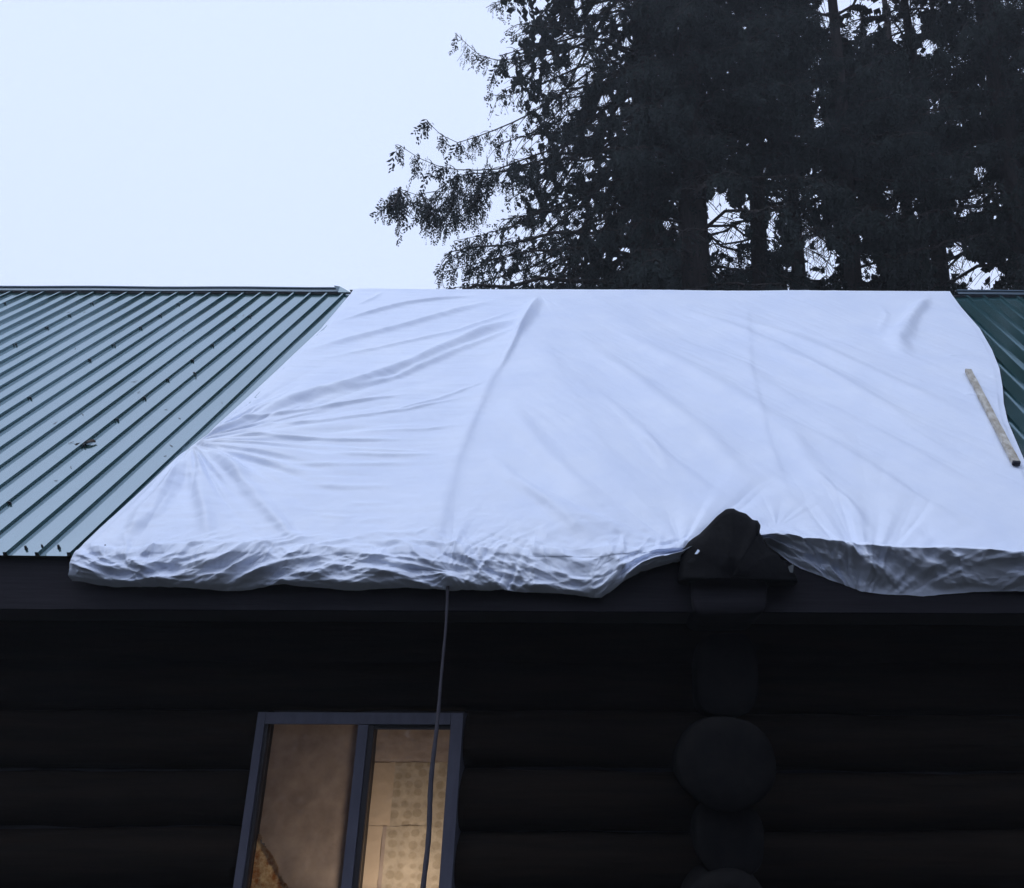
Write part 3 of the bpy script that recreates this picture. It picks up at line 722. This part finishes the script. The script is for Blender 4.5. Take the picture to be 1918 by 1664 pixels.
for _ in range(1000):
    gx_ = _gr.uniform(930, 1918) if _ < 640 else _gr.uniform(930, 1240); gy_ = _gr.uniform(0, 540); k_ = _gr.uniform(1.5, 5.5) * (1.3 if gx_ < 1180 else .8)
    if vnoise(np.array([gx_ / 90.]), np.array([gy_ / 80.]), 8)[0] > -.12 or gx_ < 1150: GAPS.append((gx_, gy_, k_, k_ * _gr.uniform(1, 2.2), .97))
def carve(P_, r):
    """openings run right through the crowns"""
    u_, v_ = project(P_); keep = np.ones(len(P_), bool); rnd = r.random(len(P_))
    jx = 2 * vnoise(u_ / 14, v_ / 14, 2); jy = 2 * vnoise(u_ / 14, v_ / 14, 5)
    for (gx_, gy_, rx, ry, st) in GAPS:
        sel = np.abs(v_ - gy_) < ry * 1.9
        sel &= np.abs(u_ - gx_) < rx * 1.9
        ix = np.where(sel)[0]
        d = ((u_[ix] - gx_) / rx + jx[ix] * .8) ** 2 + ((v_[ix] - gy_) / ry + jy[ix] * .8) ** 2
        lim_ = 1.0
        keep[ix[(d < lim_) & (rnd[ix] < 1 - (1 - st) ** 2.2)]] = False
    for (tx, tw, ty) in ((1300, 24, 300), (1421, 13, 330)):
        keep &= ~((np.abs(u_ - tx) < tw) & (v_ > ty) & (rnd < .93) & (P_[:, 1] < 18))
    return keep
OUT = [(-300, 930), (0, 905), (60, 915), (110, 900), (170, 930), (220, 985), (262, 880), (330, 860), (400, 885), (450, 870), (500, 850), (560, 810), (800, 820)]
def in_gap(p, smin):
    u_, v_ = project(np.array([[p[0], p[1], p[2]]])); u_, v_ = u_[0], v_[0]
    return any(g[4] > smin and g[2] > 9 and ((u_ - g[0]) / g[2]) ** 2 + ((v_ - g[1]) / g[3]) ** 2 < 1 for g in GAPS)
def out_x(v_): return np.interp(v_, [a for a, _ in OUT], [b_ for _, b_ in OUT])
def conifer(px, Yd, rad, seed, label, zt=25.0, nbr=95, Lmax=4.6, fine=True, zlo=7.5, explicit=(), leaf='leaf', lean=0.0, asym=0.0, reach=False):
    c = at_y(px, 400, Yd); bx_0 = c.x
    t = empty('conifer_tree', (bx_0, Yd, GZ)); off = Vector(t.location)
    tag(t, label, 'tree', 'tall conifers behind the cabin')
    r = random.Random(seed); fol = Foliage(seed); big = Foliage(seed + 500)
    tp = []; tr_ = []
    for k in range(24):
        q = k / 23; tp.append((bx_0 + lean * (q - .55) + .05 * math.sin(q * 9 + seed), Yd + .05 * math.sin(q * 7), GZ - .2 + q * (zt - GZ))); tr_.append(rad * (1.25 - .25 * min(1, q * 4)) * (1 - q * .82) / .62)
    V, Fc = tube_arr(tp, tr_, 14); o = mesh_obj('trunk', V, Fc, M['bark'], t, True); o.location = -off
    lim = MB()
    def grow(path, fineness, nsub_len, sub_step=.30, r0=.045, up=0.0):
        pts = [Vector(p) for p in path]
        n = len(pts); lim.add(*tube_arr(pts, [max(.007, r0 * (1 - k / n) ** .8) for k in range(n)], 5))
        seg = [(pts[i + 1] - pts[i]).length for i in range(n - 1)]; L = sum(seg); s = .12 * L
        while s < L:
            acc = 0
            for i in range(n - 1):
                if acc + seg[i] >= s: break
                acc += seg[i]
            f = min(1, (s - acc) / max(seg[i], 1e-4)); p = pts[i].lerp(pts[i + 1], f); dr = (pts[i + 1] - pts[i]).normalized()
            taper = .35 + .65 * math.sin(math.pi * min(1, .15 + .9 * s / L))
            for side in (-1, 1):
                sl = nsub_len * taper * r.uniform(.5, 1.25)
                a = r.uniform(.5, 1.15) * side
                dd = Vector((dr.x * math.cos(a) - dr.y * math.sin(a), dr.x * math.sin(a) + dr.y * math.cos(a), dr.z * .6 + r.uniform(-.25, .2))).normalized()
                if in_gap(p + dd * sl * .5, .85): continue
                m_ = 4; sp = [p + dd * sl * (q / m_) + Vector((0, 0, -sl * .50 * (q / m_) ** 2)) for q in range(m_ + 1)]
                if fineness: lim.add(*tube_arr(sp, [.012, .010, .008, .006, .004], 3))
                ns = max(2, int(sl / (.125 if fineness else .42)))
                for q in range(ns + 1):
                    w = (q + r.random() * .6) / (ns + .6) * m_; ii = min(m_ - 1, int(w)); pp = sp[ii].lerp(sp[ii + 1], min(1, w - ii))
                    (fol if fineness else big).add((pp.x + r.gauss(0, .05), pp.y + r.gauss(0, .05), pp.z + r.gauss(0, .03)), (1.0 if fineness else 2.6) * r.uniform(.7, 1.25))
            (fol if fineness else big).add(tuple(p), 1.0 if fineness else 2.6)
            s += sub_step * (1 if fineness else 2.3) * r.uniform(.7, 1.3)
    for k in range(nbr):
        q = (k + r.random()) / nbr; z0 = zlo + (zt - .8 - zlo) * q
        az = k * 2.399 + r.uniform(-.4, .4); L = Lmax * r.uniform(.55, 1.1) * (1 - .72 * max(0, (z0 - 12) / (zt - 12)) ** 1.4)
        cx_ = math.cos(az); L *= 1 + asym * cx_
        # keep to the ragged left outline
        v_c = project(np.array([[bx_0, Yd, z0 - .12 * L]]))[1][0]
        xb_ = at_y(float(out_x(v_c)), v_c, Yd).x + r.uniform(.1, 1.0)
        if reach and cx_ < -.45: L = max(L, (xb_ - bx_0) / cx_ * r.uniform(.8, 1.0))
        if cx_ < 0 and bx_0 + L * cx_ < xb_: L = max(.5, (xb_ - bx_0) / cx_)
        path = []
        for j in range(9):
            w = j / 8; path.append((bx_0 + cx_ * L * w + r.gauss(0, .05), Yd + math.sin(az) * L * w * .9 + r.gauss(0, .05), r.gauss(0, .05) + z0 + L * (.10 * w - .85 * w * w + .38 * w ** 3)))
        isf = fine and z0 < 20.5 and z0 > 8.0
        if any(in_gap(q, .82) for q in path) and (not fine or r.random() < .65): continue
        grow(path, isf, .95 if isf else 1.3, .27, .018 + .008 * L)
    for (pp, dy) in explicit:
        path = []
        rs = resample([tuple(q) for q in pp], 14)
        for j, (a, b_) in enumerate(rs): path.append(at_y(a, b_, Yd + dy * j / 13))
        grow(path, True, .55, .36, .032)
        for j in range(3, 14):
            for _ in range(2):
                if r.random() < .45:
                    q = path[j]; ln_ = r.uniform(.15, .75); ox, oy = r.gauss(0, .12), r.gauss(0, .12)
                    lim.add(*tube_arr([q, (q.x + ox * .6, q.y + oy, q.z - ln_ * .5), (q.x + ox, q.y + oy, q.z - ln_)], [.009, .006, .004], 3))
                    for u2 in range(int(ln_ / .13) + 1): fol.add((q.x + ox * u2 * .13 / ln_ + r.gauss(0, .03), q.y + oy, q.z - u2 * .13), r.uniform(.6, 1.0))
    o = lim.build('branches', M['bark'], t, True); o.location = -off; tag(o, kind='stuff')
    if fol.P: 
        o = fol.build('crown', leaf, t, carve); o.location = -off; tag(o, kind='stuff')
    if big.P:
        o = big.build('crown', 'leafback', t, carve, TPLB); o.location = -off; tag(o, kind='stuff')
    return t
EXPL = [([(1215, 90), (1110, 130), (1010, 205), (950, 235), (895, 256), (850, 270), (822, 250), (800, 228)], -1.6),
        ([(1215, 200), (1100, 260), (1005, 290), (930, 318), (870, 320), (830, 315), (790, 300), (752, 275)], -1.8),
        ([(1215, 230), (1060, 300), (930, 325), (860, 325), (835, 345), (812, 362), (775, 365), (742, 352)], -2.0),
        ([(860, 330), (850, 360), (845, 385), (838, 400)], -1.6), ([(790, 365), (800, 385), (806, 400)], -1.8), ([(750, 352), (742, 375), (735, 388)], -1.9), ([(905, 330), (890, 380), (870, 400)], -1.4),
        ([(1215, 300), (1080, 380), (970, 420), (905, 440), (870, 448), (850, 452)], -1.4),
        ([(1215, 330), (1090, 430), (980, 475), (900, 492), (850, 505), (812, 512)], -1.5), ([(1100, 440), (1000, 500), (900, 530), (850, 540)], -1.2),
        ([(1215, -40), (1120, 30), (1010, 95), (950, 115), (905, 110), (880, 88), (852, 62)], -1.5),
        ([(1215, -150), (1110, -70), (1000, -20), (940, 0), (910, 15)], -1.3), ([(1120, 110), (1010, 160), (950, 180), (918, 178)], -1.1)]
conifer(1212, 17.6, .20, 11, 'leftmost tall cedar behind the ridge, its drooping sprays reaching out over open sky', 24, 150, 4.3, explicit=EXPL, asym=-.1, reach=True)
conifer(1300, 16.8, .33, 12, 'tall conifer with the thickest dark trunk, rising behind the middle of the ridge', 27, 110, 4.0, lean=.1)
conifer(1422, 18.4, .22, 13, 'slimmer dark conifer just right of the thickest trunk', 25, 105, 3.8)
conifer(1590, 17.4, .20, 14, 'dense dark conifer above the tarp between the slim trunk and the far right tree', 25, 110, 3.9)
conifer(1745, 19.0, .22, 15, 'dense conifer behind the right end of the tarp with sky showing low through its boughs', 24, 105, 3.9)
conifer(1905, 17.2, .30, 16, 'big dark conifer at the right edge of the photo above the bare green roof', 27, 115, 4.2)
conifer(2300, 15.0, .26, 17, 'tall conifer standing off the right edge behind the cabin', 28, 90, 3.9, fine=False, zlo=4)
conifer(2540, 13.5, .26, 18, 'tall conifer beyond the right gable of the cabin', 28, 90, 3.9, fine=False, zlo=4)
conifer(2420, 18.5, .26, 19, 'tall conifer behind the pair at the right gable', 29, 80, 4.6, fine=False, zlo=4)
# darker trees further back that close most of the gaps
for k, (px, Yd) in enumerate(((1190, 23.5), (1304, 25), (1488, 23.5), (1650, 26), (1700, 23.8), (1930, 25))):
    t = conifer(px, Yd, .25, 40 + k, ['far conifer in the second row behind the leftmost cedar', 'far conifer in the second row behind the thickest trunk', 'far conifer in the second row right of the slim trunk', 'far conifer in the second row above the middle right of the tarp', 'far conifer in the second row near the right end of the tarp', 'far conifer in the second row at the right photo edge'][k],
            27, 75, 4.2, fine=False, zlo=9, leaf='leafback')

# unseen woods added behind the viewer and to the right, blocking sky light (one mass)
wf = Foliage(77); wr_ = random.Random(9); wt_ = MB()
for k in range(46):
    a = R(-205 + 228 * (k + wr_.random()) / 46); rd = wr_.uniform(14, 24)
    x, y = rd * math.cos(a), rd * math.sin(a) + 2
    if y > 3 and x < 9: continue
    h = wr_.uniform(10, 15); wt_.add(*tube_arr([(x, y, GZ - .1), (x, y, GZ + h * .5), (x, y, GZ + h)], [.25, .18, .03], 6))
    for j in range(330):
        q = wr_.random() ** .8; z = GZ + .6 + q * (h - .6); rr_ = (1 - q) * 2.6 * math.sqrt(wr_.random()) + .15; b_ = wr_.uniform(0, 6.28)
        wf.add((x + rr_ * math.cos(b_), y + rr_ * math.sin(b_), z), 4.6)
ws = wf.build('woods', 'leafback', None, None, TPLB); tag(ws, 'unseen dark conifer woods added around the yard to darken the wall', 'woods', kind='stuff')
o = wt_.build('trunks', M['bark'], ws); tag(o, kind='stuff')

# thin haze volume added to lift the dark tones
hz = mesh_obj('haze', *box_vf(-640, 640, -640, 650, GZ - 8, 34), M['haze']); tag(hz, 'thin bluish haze added to lift the dark tones', kind='stuff'); del hz['label']
